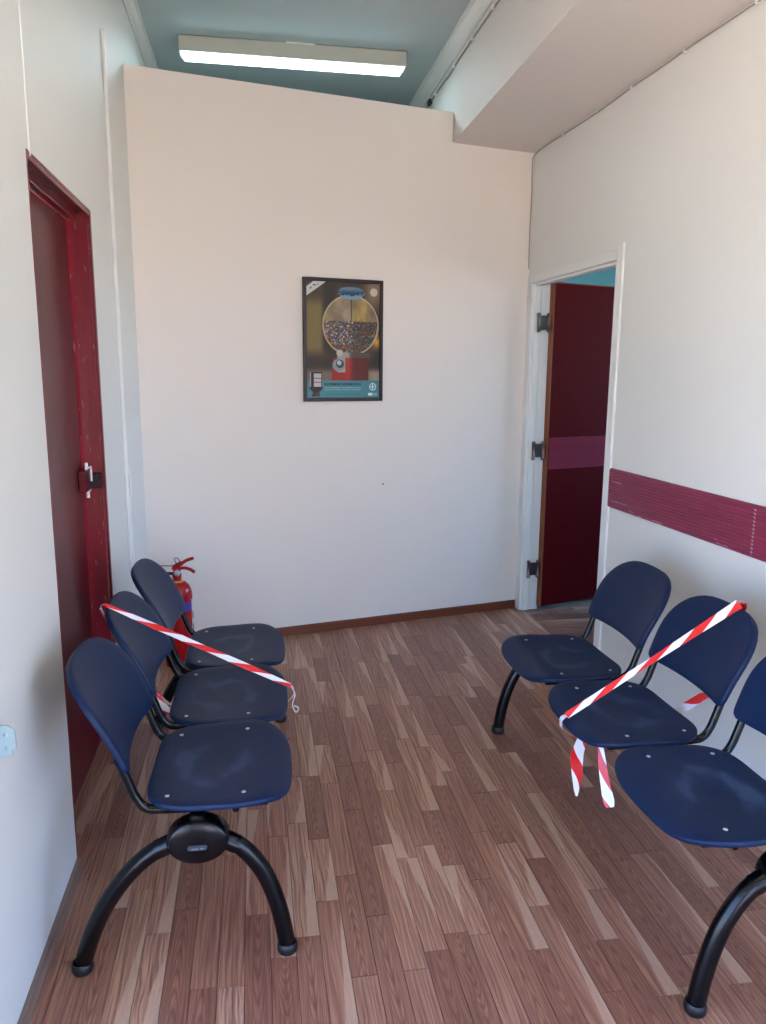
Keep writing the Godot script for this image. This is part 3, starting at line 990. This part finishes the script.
func build_right_door(R: Node3D):
	# white frame, in the right wall's frame
	var st := begin()
	add_box(st, Vector3(0.02, 2.03, 0.125), Vector3(0.057, 1.015, -0.0525), Basis.IDENTITY, 0.002)
	add_box(st, Vector3(0.014, 2.03, 0.04), Vector3(0.071, 1.015, -0.030), Basis.IDENTITY, 0.003)
	add_box(st, Vector3(0.062, 2.05, 0.010), Vector3(0.031, 1.025, 0.004), Basis.IDENTITY, 0.002)
	put("door_post", finish(st), M.white, R)
	st = begin()
	add_box(st, Vector3(0.02, 2.05, 0.125), Vector3(1.088, 1.025, -0.048), Basis.IDENTITY, 0.002)
	add_box(st, Vector3(0.048, 2.082, 0.014), Vector3(1.110, 1.041, 0.006), Basis.IDENTITY, 0.004)
	put("door_post", finish(st), M.white, R)
	st = begin()
	add_box(st, Vector3(1.02, 0.02, 0.125), Vector3(0.565, 2.022, -0.0525), Basis.IDENTITY, 0.002)
	add_box(st, Vector3(1.08, 0.048, 0.010), Vector3(0.54, 2.035, 0.004), Basis.IDENTITY, 0.002)
	add_box(st, Vector3(1.0, 0.02, 0.04), Vector3(0.565, 2.008, -0.030), Basis.IDENTITY, 0.002)
	put("door_head", finish(st), M.white, R)
	# leaf, opened into the next room
	var D := thing("door_2", Vector3(1.766, 0, -4.45), 0.309)
	tag(D, "open dark maroon door with a ribbed pink band and bare wood edge", "door", "", "structure")
	st = begin()
	add_box(st, Vector3(0.92, 1.985, 0.040), Vector3(0.462, 1.022, -0.020), Basis.IDENTITY, 0.002)
	put("door_leaf", finish(st), M.leaf_dark, D)
	st = begin()
	add_box(st, Vector3(0.006, 1.985, 0.042), Vector3(0.0, 1.022, -0.020), Basis.IDENTITY, 0.002)
	tag(put("edge_strip", finish(st), M.door_edge, D), "bare brown wood edge")
	st = begin()
	add_box(st, Vector3(0.92, 0.006, 0.042), Vector3(0.462, 2.016, -0.019), Basis.IDENTITY, 0.001)
	put("edge_strip", finish(st), M.door_edge, D)
	st = begin()
	add_box(st, Vector3(0.91, 0.195, 0.004), Vector3(0.462, 1.003, 0.001), Basis.IDENTITY, 0.001)
	for k in 14:
		add_box(st, Vector3(0.91, 0.0075, 0.005), Vector3(0.462, 0.914 + k * 0.0137, 0.004), Basis.IDENTITY, 0.002)
	tag(put("ribbed_band", finish(st), M.leaf_band, D), "pink ribbed band")
	# sprung hinges
	for y in [1.785, 1.022, 0.275]:
		var h := thing("hinge", Vector3(1.645, y, -4.463), 0.12, D)
		h.top_level = false
		h.position = D.transform.affine_inverse() * Vector3(1.675, y, -4.468)
		h.rotation.y = -0.309 + 0.10
		var hs := begin()
		add_box(hs, Vector3(0.060, 0.082, 0.004), Vector3(0.026, 0, 0.006), Basis.IDENTITY, 0.001)
		put("leaf_plate", finish(hs), M.dull_steel, h)
		for x in [0.0, 0.064]:
			var b := begin()
			add_lathe(b, [Vector2(0.0, -0.058), Vector2(0.009, -0.056), Vector2(0.0115, -0.050), Vector2(0.0115, -0.044), Vector2(0.0095, -0.042), Vector2(0.0095, 0.042), Vector2(0.0115, 0.044), Vector2(0.0115, 0.050), Vector2(0.009, 0.056), Vector2(0.0, 0.058)], 16, Vector3(x, 0, 0.014))
			put("barrel", finish(b), M.dull_steel, h)

func build_rail(R: Node3D):
	# ribbed maroon rail fixed to the right wall
	var st := begin()
	st.set_smooth_group(-1)
	var x0 := 1.118
	var x1 := 4.1
	var y0 := 0.859
	var y1 := 1.047
	var prof := [Vector2(0.0, y0), Vector2(0.007, y0), Vector2(0.010, y0 + 0.003)]
	var n := 13
	for k in n:
		var y := y0 + 0.006 + (y1 - y0 - 0.012) * k / n
		var h := (y1 - y0 - 0.012) / n
		prof += [Vector2(0.0115, y + h * 0.08), Vector2(0.0125, y + h * 0.2), Vector2(0.0125, y + h * 0.72), Vector2(0.0115, y + h * 0.84), Vector2(0.0098, y + h * 0.96)]
	prof += [Vector2(0.010, y1 - 0.003), Vector2(0.007, y1), Vector2(0.0, y1)]
	for k in prof.size() - 1:
		var p: Vector2 = prof[k]
		var q: Vector2 = prof[k + 1]
		var va := 1.0 - (p.y - y0) / (y1 - y0)
		var vb := 1.0 - (q.y - y0) / (y1 - y0)
		var ue := (x1 - x0) / 3.6
		var A := Vector3(x0, p.y, p.x); var B := Vector3(x1, p.y, p.x)
		var C := Vector3(x1, q.y, q.x); var E := Vector3(x0, q.y, q.x)
		var cc := Vector3((x0 + x1) / 2, (y0 + y1) / 2, -0.05)
		tri_out(st, A, B, C, cc, Vector2(0, va), Vector2(ue, va), Vector2(ue, vb))
		tri_out(st, A, C, E, cc, Vector2(0, va), Vector2(ue, vb), Vector2(0, vb))
	for k in prof.size() - 1:
		tri_out(st, Vector3(x0, prof[k].y, prof[k].x), Vector3(x0, prof[k + 1].y, prof[k + 1].x), Vector3(x0, (y0 + y1) / 2, 0), Vector3(x0 + 1, 0.95, 0))
	var o := thing("wall_rail", corner, SKEW_RIGHT)
	put("ribbed_board", finish(st), M.rail, o)
	tag(o, "scuffed maroon ribbed bumper rail on the wall above the chairs", "wall rail")

func build_poster():
	var p := Vector3(0.4905, 1.6575, back_z(0.4905))
	var t := thing("framed_poster", p, SKEW_BACK)
	tag(t, "dark framed poster of a red gumball machine on the partition", "poster")
	var w := 0.462
	var h := 0.658
	var b := 0.0195
	var st := begin()
	for s in [-1.0, 1.0]:
		add_box(st, Vector3(b, h, 0.018), Vector3(s * (w - b) / 2, 0, 0.010), Basis.IDENTITY, 0.002)
		add_box(st, Vector3(w - 2 * b + 0.001, b, 0.018), Vector3(0, s * (h - b) / 2, 0.010), Basis.IDENTITY, 0.002)
	put("frame", finish(st), M.poster_frame, t)
	st = begin()
	st.set_smooth_group(-1)
	var a := w / 2 - b + 0.002
	var c := h / 2 - b + 0.002
	var A := Vector3(-a, -c, 0.008); var B := Vector3(a, -c, 0.008); var C := Vector3(a, c, 0.008); var D := Vector3(-a, c, 0.008)
	tri_out(st, A, B, C, Vector3.ZERO, Vector2(0, 1), Vector2(1, 1), Vector2(1, 0))
	tri_out(st, A, C, D, Vector3.ZERO, Vector2(0, 1), Vector2(1, 0), Vector2(0, 0))
	put("print", finish(st), M.poster, t)
	st = begin()
	add_box(st, Vector3(w - 0.01, h - 0.01, 0.005), Vector3(0, 0, 0.0035), Basis.IDENTITY, 0.001)
	put("backing", finish(st), M.poster_frame, t)

func build_lamp():
	var t := thing("ceiling_light", Vector3(0.264, CEIL_Y, -4.64))
	tag(t, "long white batten light with a glowing tube cover on the ceiling", "ceiling light")
	var st := begin()
	add_box(st, Vector3(1.245, 0.078, 0.105), Vector3(0, -0.042, 0), Basis.IDENTITY, 0.004)
	put("housing", finish(st), M.lamp_body, t)
	st = begin()
	add_box(st, Vector3(0.16, 0.012, 0.05), Vector3(0.03, -0.002, 0.03), Basis.IDENTITY, 0.002)
	put("mount", finish(st), M.white_soft, t)
	st = begin()
	# trapezoid cover under the housing
	var lo := [Vector3(-0.592, -0.108, -0.025), Vector3(0.592, -0.108, -0.025), Vector3(0.592, -0.108, 0.025), Vector3(-0.592, -0.108, 0.025)]
	var hi := [Vector3(-0.612, -0.080, -0.040), Vector3(0.612, -0.080, -0.040), Vector3(0.612, -0.080, 0.040), Vector3(-0.612, -0.080, 0.040)]
	var c := Vector3(0, -0.094, 0)
	st.set_smooth_group(-1)
	for k in 4:
		var j := (k + 1) % 4
		tri_out(st, lo[k], lo[j], hi[j], c); tri_out(st, lo[k], hi[j], hi[k], c)
	tri_out(st, lo[0], lo[1], lo[2], c); tri_out(st, lo[0], lo[2], lo[3], c)
	tri_out(st, hi[0], hi[1], hi[2], c); tri_out(st, hi[0], hi[2], hi[3], c)
	put("diffuser", finish(st), M.diffuser, t)
	var l := AreaLight3D.new()
	l.name = "tube_glow"
	l.area_size = Vector2(1.18, 0.06)
	l.light_color = Color(0.80, 0.95, 1.0)
	l.light_energy = 0.06
	l.area_normalize_energy = true
	l.area_range = 12.0
	l.shadow_enabled = true
	t.add_child(l, true)
	l.position = Vector3(0, -0.112, 0)
	l.rotation.x = -PI / 2.0

func build_extinguisher():
	var t := thing("fire_extinguisher", Vector3(-0.405, 0, -3.86))
	tag(t, "red fire extinguisher standing behind the farthest blue chair", "extinguisher")
	put("cylinder", lathe_mesh([Vector2(0.0, 0.004), Vector2(0.062, 0.0), Vector2(0.070, 0.004), Vector2(0.072, 0.014), Vector2(0.072, 0.36), Vector2(0.0705, 0.385), Vector2(0.066, 0.405), Vector2(0.056, 0.425), Vector2(0.040, 0.440), Vector2(0.024, 0.448), Vector2(0.020, 0.452), Vector2(0.019, 0.462), Vector2(0.0, 0.462)], 40), M.red_paint, t)
	var st := begin()
	add_lathe(st, [Vector2(0.0725, 0.30), Vector2(0.0728, 0.302), Vector2(0.0728, 0.345), Vector2(0.0725, 0.347)], 20, Vector3.ZERO, Basis.IDENTITY, 0.5, 1.25)
	tag(put("label", finish(st), M.label_blue, t), "blue label patch")
	st = begin()
	add_lathe(st, [Vector2(0.0724, 0.10), Vector2(0.0727, 0.102), Vector2(0.0727, 0.352), Vector2(0.0724, 0.354)], 10, Vector3.ZERO, Basis.IDENTITY, -0.1, 0.35)
	tag(put("label", finish(st), M.label_white, t), "white instruction label")
	st = begin()
	add_lathe(st, [Vector2(0.0730, 0.17), Vector2(0.0732, 0.172), Vector2(0.0732, 0.22), Vector2(0.0730, 0.222)], 6, Vector3.ZERO, Basis.IDENTITY, 0.0, 0.28)
	put("label_print", finish(st), M.cable, t)
	st = begin()
	add_lathe(st, [Vector2(0.0730, 0.25), Vector2(0.0732, 0.252), Vector2(0.0732, 0.285), Vector2(0.0730, 0.287)], 6, Vector3.ZERO, Basis.IDENTITY, 0.0, 0.28)
	put("label_print", finish(st), M.cable, t)
	st = begin()
	add_lathe(st, [Vector2(0.045, 0.428), Vector2(0.046, 0.431), Vector2(0.030, 0.447), Vector2(0.0215, 0.450)], 24)
	tag(put("neck_band", finish(st), M.label_yellow, t), "yellow band at the neck")
	st = begin()
	add_lathe(st, [Vector2(0.0, 0.460), Vector2(0.0215, 0.460), Vector2(0.0225, 0.464), Vector2(0.0225, 0.482), Vector2(0.018, 0.486), Vector2(0.018, 0.512), Vector2(0.013, 0.518), Vector2(0.0, 0.518)], 20)
	var valve := put("valve", finish(st), M.red_paint, t)
	st = begin()
	add_lathe(st, [Vector2(0.0, 0.0), Vector2(0.014, 0.0), Vector2(0.0155, 0.004), Vector2(0.0155, 0.011), Vector2(0.012, 0.013), Vector2(0.0, 0.013)], 18, Vector3(0.004, 0.492, 0.017), Basis(Vector3.RIGHT, PI / 2.0))
	tag(put("gauge", finish(st), M.steel, valve), "round steel pressure gauge")
	# levers to the right
	st = begin()
	add_tube(st, smooth_path([Vector3(-0.018, 0.512, 0), Vector3(0.012, 0.524, 0), Vector3(0.045, 0.548, 0), Vector3(0.085, 0.562, 0)], 5), 0.0085, 10)
	add_tube(st, smooth_path([Vector3(-0.018, 0.505, 0), Vector3(0.0, 0.525, 0), Vector3(0.028, 0.537, 0)], 5), 0.0120, 10)
	put("lever", finish(st), M.red_paint, t)
	st = begin()
	add_tube(st, smooth_path([Vector3(0.0, 0.506, 0), Vector3(0.035, 0.512, 0), Vector3(0.068, 0.502, 0), Vector3(0.088, 0.486, 0)], 5), 0.0085, 10)
	put("handle", finish(st), M.red_paint, t)
	st = begin()
	add_tube(st, smooth_path([Vector3(-0.130, 0.520, 0.0), Vector3(-0.075, 0.528, 0.008), Vector3(-0.02, 0.528, 0.012), Vector3(0.018, 0.545, 0.014), Vector3(0.004, 0.568, 0.012), Vector3(-0.008, 0.560, 0.010), Vector3(0.0, 0.540, 0.010)], 6), 0.0022, 6)
	tag(put("safety_pin", finish(st), M.cable, t), "thin wire loop of the safety pin")
	st = begin()
	add_tube(st, smooth_path([Vector3(0.0, 0.480, 0.0), Vector3(-0.055, 0.484, 0.0), Vector3(-0.088, 0.45, 0.0), Vector3(-0.093, 0.34, 0.0), Vector3(-0.091, 0.20, 0.0), Vector3(-0.088, 0.12, 0.0)], 6), 0.0085, 10)
	put("hose", finish(st), M.rubber, t)

func tape_strand(called: String, pts: Array, wide: Array, twist: Array, parent: Node, start := 0.0, repeat := 0.13, steps := 8, face := Vector3(0, 1, 0.35), fixed := Vector3.ZERO):
	var path := smooth_path(pts, steps)
	var across := []
	var m := pts.size() - 1
	for i in path.size():
		var t: Vector3 = (path[min(i + 1, path.size() - 1)] - path[max(i - 1, 0)]).normalized()
		var f := float(i) / steps
		var k := mini(int(f), m - 1)
		var w: float = lerpf(wide[k], wide[k + 1], f - k)
		var a: float = lerpf(twist[k], twist[k + 1], f - k)
		var v := t.cross(face).normalized()
		v = v.rotated(t, a)
		if fixed != Vector3.ZERO: v = (fixed - t * fixed.dot(t)).normalized()
		across.append(v * w)
	return put(called, ribbon_mesh(path, across, 0.0014, repeat, start), M.tape, parent)

func build_tapes():
	# over the middle chair of the row by the red door
	var t := thing("barrier_tape", Vector3.ZERO)
	tag(t, "twisted red and white tape closing the middle chair by the red door", "barrier tape")
	var A := Vector3(-0.455, 0.806, -2.305)
	var B := Vector3(0.101, 0.450, -2.452)
	tape_strand("strand", [A, A.lerp(B, 0.25), A.lerp(B, 0.5), A.lerp(B, 0.75), B], [0.012, 0.019, 0.020, 0.021, 0.016], [0.2, 0.5, 0.3, 0.6, 0.3], t, 0.0, 0.17)
	tape_strand("strand", [A, A + Vector3(-0.012, -0.008, -0.010), Vector3(-0.468, 0.76, -2.35), Vector3(-0.41, 0.60, -2.38), Vector3(-0.335, 0.46, -2.445), Vector3(-0.288, 0.395, -2.47), Vector3(-0.15, 0.352, -2.45), Vector3(0.03, 0.362, -2.45), Vector3(0.100, 0.405, -2.452), Vector3(0.110, 0.436, -2.452), B], [0.010, 0.010, 0.018, 0.022, 0.024, 0.022, 0.02, 0.018, 0.016, 0.016, 0.014], [0.0, 0.2, 0.5, 0.8, 0.6, 0.3, 0.2, 0.1, 0.1, 0.1, 0.1], t, 0.05, 0.15, 6, Vector3.UP, Vector3(0, 0.1, 1))
	tape_strand("strand", [Vector3(-0.400, 0.58, -2.34), Vector3(-0.350, 0.470, -2.44), Vector3(-0.290, 0.405, -2.40), Vector3(-0.14, 0.350, -2.34)], [0.016, 0.020, 0.022, 0.016], [0.5, 0.3, 0.2, 0.2], t, 0.0, 0.15, 6)
	var st := begin()
	add_tube(st, smooth_path([B + Vector3(0.0, 0.0, 0.004), B + Vector3(0.012, -0.030, 0.006), B + Vector3(0.003, -0.065, 0.006), B + Vector3(0.014, -0.092, 0.008), B + Vector3(0.024, -0.080, 0.006), B + Vector3(0.010, -0.070, 0.006)], 6), 0.0022, 6)
	tag(put("loose_end", finish(st), M.string, t), "thin white thread of stretched tape")
	# over the middle chair of the row below the rail
	t = thing("barrier_tape", Vector3.ZERO)
	tag(t, "red and white striped tape with dangling ends across the middle chair below the rail", "barrier tape")
	A = Vector3(1.472, 0.795, -2.072)
	B = Vector3(0.940, 0.443, -2.110)
	var eye := Vector3(-0.42, 0.32, 0.85)
	tape_strand("strand", [A, A.lerp(B, 0.25), A.lerp(B, 0.5), A.lerp(B, 0.75), B], [0.030, 0.023, 0.018, 0.020, 0.020], [0.25, 0.2, 0.3, 0.2, 0.25], t, 0.02, 0.165, 8, eye)
	tape_strand("strand", [A, A + Vector3(0.016, 0.0, -0.008), Vector3(1.502, 0.765, -2.10), Vector3(1.482, 0.70, -2.09), Vector3(1.410, 0.560, -2.045), Vector3(1.368, 0.480, -2.085), Vector3(1.330, 0.400, -2.160), Vector3(1.20, 0.352, -2.16), Vector3(1.00, 0.362, -2.12), Vector3(0.930, 0.400, -2.110), Vector3(0.922, 0.424, -2.110), Vector3(0.927, 0.438, -2.110), B], [0.030, 0.028, 0.03, 0.034, 0.034, 0.034, 0.034, 0.03, 0.028, 0.024, 0.022, 0.022, 0.024], [0.3, 0.3, 0.3, 0.3, 0.2, 0.0, 0.0, 0.2, 0.3, 0.3, 0.25, 0.25, 0.25], t, 0.13, 0.17, 6, eye, Vector3(0.05, 0.12, 1))
	tape_strand("hanging_end", [Vector3(0.990, 0.418, -2.070), Vector3(0.982, 0.385, -2.075), Vector3(0.980, 0.345, -2.090), Vector3(0.980, 0.300, -2.105), Vector3(0.982, 0.245, -2.100), Vector3(0.982, 0.195, -2.100), Vector3(0.982, 0.172, -2.098)], [0.012, 0.026, 0.034, 0.040, 0.034, 0.018, 0.008], [0.5, 0.3, 0.1, 0.1, 0.3, 0.5, 0.6], t, 0.0, 0.15, 6, Vector3(-0.3, 0.2, 1))
	tape_strand("hanging_end", [Vector3(1.000, 0.420, -2.015), Vector3(0.998, 0.395, -1.985), Vector3(0.996, 0.350, -1.962), Vector3(0.996, 0.305, -1.938), Vector3(0.998, 0.265, -1.915), Vector3(1.0, 0.248, -1.905)], [0.016, 0.018, 0.024, 0.028, 0.034, 0.022], [0.2, 0.4, 0.3, 0.2, 0.3, 0.3], t, 0.06, 0.15, 6, Vector3(-0.3, 0.2, 1))

func build_small():
	# conduit on the left wall
	var t := thing("cable_conduit", Vector3(LEFT_X, 0, -3.50))
	tag(t, "thin white cable conduit running down beside the red door", "conduit")
	var st := begin()
	add_box(st, Vector3(0.014, 2.62, 0.018), Vector3(0.007, 1.52, 0), Basis.IDENTITY, 0.003)
	put("channel", finish(st), M.white, t)
	st = begin()
	add_tube(st, smooth_path([Vector3(0.018, 1.06, -0.004), Vector3(0.020, 0.98, -0.012), Vector3(0.010, 0.85, -0.040), Vector3(0.006, 0.70, -0.075), Vector3(0.006, 0.40, -0.09)], 6), 0.0045, 8)
	put("loose_cable", finish(st), M.white, t)
	st = begin()
	add_box(st, Vector3(0.018, 0.03, 0.024), Vector3(0.009, 1.055, 0), Basis.IDENTITY, 0.003)
	put("joint_clip", finish(st), M.white, t)
	# panel joint on the left wall
	st = begin()
	add_box(st, Vector3(0.004, 0.9, 0.008), Vector3(LEFT_X + 0.001, 2.50, -2.285), Basis.IDENTITY, 0.001)
	tag(put("wall_seam", finish(st), M.white), "faint raised white joint in the wall above the red door", "wall joint")
	# steel plate on the left wall
	t = thing("latch_plate", Vector3(LEFT_X, 0.700, -1.662))
	tag(t, "small pale blue painted latch plate jutting from the white wall", "latch plate")
	st = begin()
	# outline in (x, y) with cut corners, facing along the corridor
	var outl := [Vector2(-0.006, 0.036), Vector2(0.026, 0.036), Vector2(0.040, 0.024), Vector2(0.041, -0.016), Vector2(0.032, -0.020), Vector2(0.032, -0.034), Vector2(-0.006, -0.034)]
	var cc := Vector3(0.015, 0, 0.0)
	st.set_smooth_group(-1)
	for k in outl.size():
		var a: Vector2 = outl[k]
		var b: Vector2 = outl[(k + 1) % outl.size()]
		var a0 := Vector3(a.x, a.y, -0.003); var a1 := Vector3(a.x, a.y, 0.003)
		var b0 := Vector3(b.x, b.y, -0.003); var b1 := Vector3(b.x, b.y, 0.003)
		tri_out(st, a0, b0, b1, cc); tri_out(st, a0, b1, a1, cc)
		tri_out(st, a1, b1, Vector3(0.015, 0, 0.003), cc)
		tri_out(st, a0, b0, Vector3(0.015, 0, -0.003), cc)
	put("plate", finish(st), M.plate_paint, t)
	st = begin()
	add_box(st, Vector3(0.004, 0.07, 0.05), Vector3(0.001, 0.001, 0.024), Basis.IDENTITY, 0.001)
	put("flange", finish(st), M.plate_paint, t)
	for p in [Vector2(0.022, 0.015), Vector2(0.023, -0.016)]:
		st = begin()
		add_lathe(st, [Vector2(0.0055, -0.001), Vector2(0.005, 0.001), Vector2(0.003, 0.0022), Vector2(0.0001, 0.0024)], 12, Vector3(p.x, p.y, 0.003), Basis(Vector3.RIGHT, PI / 2.0))
		put("screw", finish(st), M.plate_paint, t)
	# wires
	t = thing("cable", Vector3.ZERO)
	tag(t, "thin dark cable clipped along the beam under the ceiling cornice", "cable")
	var pts := []
	var rnd := RandomNumberGenerator.new()
	rnd.seed = 4
	var z := -2.6
	while z > -5.25:
		pts.append(Vector3(1.1185, CEIL_Y - 0.125 + rnd.randf_range(-0.006, 0.006), z))
		z -= 0.16
	st = begin()
	add_tube(st, smooth_path(pts, 4), 0.0042, 8)
	put("wire", finish(st), M.cable_pale, t)
	for zc in [-3.3, -3.72, -4.06, -4.42, -4.86]:
		st = begin()
		add_box(st, Vector3(0.016, 0.018, 0.020), Vector3(1.117, CEIL_Y - 0.122, zc), Basis.IDENTITY, 0.003)
		put("clip", finish(st), M.white, t)
	st = begin()
	add_box(st, Vector3(0.024, 0.030, 0.05), Vector3(1.112, CEIL_Y - 0.125, -5.0), Basis.IDENTITY, 0.004)
	tag(put("connector", finish(st), M.cable, t), "black cable connector")
	st = begin()
	add_box(st, Vector3(0.024, 0.022, 0.04), Vector3(1.112, CEIL_Y - 0.128, -5.16), Basis.IDENTITY, 0.004)
	tag(put("connector", finish(st), M.cable, t), "black cable connector")
	t = thing("cable", corner, SKEW_RIGHT)
	tag(t, "pale cable tacked along the corner between beam and off white wall", "cable")
	pts = [Vector3(0.012, 2.10, 0.012), Vector3(0.010, 2.3, 0.013), Vector3(0.013, 2.5, 0.012), Vector3(0.010, 2.68, 0.013), Vector3(0.03, 2.728, 0.013)]
	var x := 0.2
	while x < 4.2:
		pts.append(Vector3(x, 2.738 - rnd.randf_range(0.0, 0.010), 0.013))
		x += 0.19
	st = begin()
	add_tube(st, smooth_path(pts, 4), 0.0030, 8)
	put("wire", finish(st), M.cable_pale, t)
	for xc in [0.42, 0.80, 1.12, 1.52, 1.94, 2.4]:
		st = begin()
		add_box(st, Vector3(0.018, 0.016, 0.014), Vector3(xc, 2.735, 0.009), Basis.IDENTITY, 0.003)
		put("clip", finish(st), M.white, t)
	# small nail left in the partition
	st = begin()
	add_lathe(st, [Vector2(0.0045, -0.002), Vector2(0.0045, 0.003), Vector2(0.0001, 0.004)], 10, Vector3.ZERO, Basis(Vector3.RIGHT, PI / 2.0))
	var nail := put("nail", finish(st), M.crack, self, Vector3(0.728, 0.849, back_z(0.728)), SKEW_BACK)
	tag(nail, "tiny dark nail head in the bare partition under the poster", "nail")

func _ready():
	rng.seed = 20240
	# camera
	var yaw := 0.166167449
	var pitch := 0.183129443
	var roll := 0.00744415570
	var fw := Vector3(sin(yaw) * cos(pitch), -sin(pitch), -cos(yaw) * cos(pitch))
	var r0 := Vector3(cos(yaw), 0, sin(yaw))
	var u0 := r0.cross(fw)
	var cam := Camera3D.new()
	cam.name = "camera"
	cam.fov = rad_to_deg(2.0 * atan(512.0 / 765.4777))
	cam.near = 0.05
	cam.transform = Transform3D(Basis(r0 * cos(roll) + u0 * sin(roll), u0 * cos(roll) - r0 * sin(roll), -fw), Vector3(0, 1.5, 0))
	add_child(cam)
	cam.current = true
	# sky and exposure
	var we := WorldEnvironment.new()
	we.name = "world"
	var env := Environment.new()
	env.background_mode = Environment.BG_SKY
	var sm := ProceduralSkyMaterial.new()
	sm.sky_top_color = Color(0.47, 0.65, 0.96)
	sm.sky_horizon_color = Color(0.79, 0.89, 1.0)
	sm.ground_bottom_color = Color(0.35, 0.35, 0.36)
	sm.ground_horizon_color = Color(0.70, 0.76, 0.82)
	sm.energy_multiplier = 1.0
	var sky := Sky.new()
	sky.sky_material = sm
	env.sky = sky
	env.tonemap_mode = Environment.TONE_MAPPER_LINEAR
	env.tonemap_exposure = 11.2
	env.sdfgi_enabled = true
	env.ssao_enabled = true
	env.ssil_enabled = true
	we.environment = env
	add_child(we)
	# the sun reaches only the floor behind the camera
	var sun := DirectionalLight3D.new()
	sun.name = "sun"
	sun.light_color = Color(1.0, 0.90, 0.74)
	sun.light_energy = 2.6
	sun.shadow_enabled = true
	add_child(sun)
	sun.look_at_from_position(Vector3.ZERO, Vector3(0.12, -1.25, -1.0), Vector3.UP)

	make_materials()
	var R = build_shell()
	build_floor()
	build_left_door()
	build_right_door(R)
	build_rail(R)
	var b1 := make_bench("bench_seating", Vector3(-0.176, 0, -2.44), -0.02, [0.455, 0.0, -0.453], [0.65, -0.70], 1.0, 0.026)
	tag(b1, "three joined navy blue chairs in front of the red door", "bench", "rows of joined navy chairs")
	var b2 := make_bench("bench_seating", Vector3(1.195, 0, -2.12), PI + 0.0147, [-0.472, 0.0, 0.475], [-0.68, 0.775], -1.0, -0.017)
	tag(b2, "three joined navy blue chairs along the wall under the maroon rail", "bench", "rows of joined navy chairs")
	build_tapes()
	build_extinguisher()
	build_poster()
	build_lamp()
	build_small()
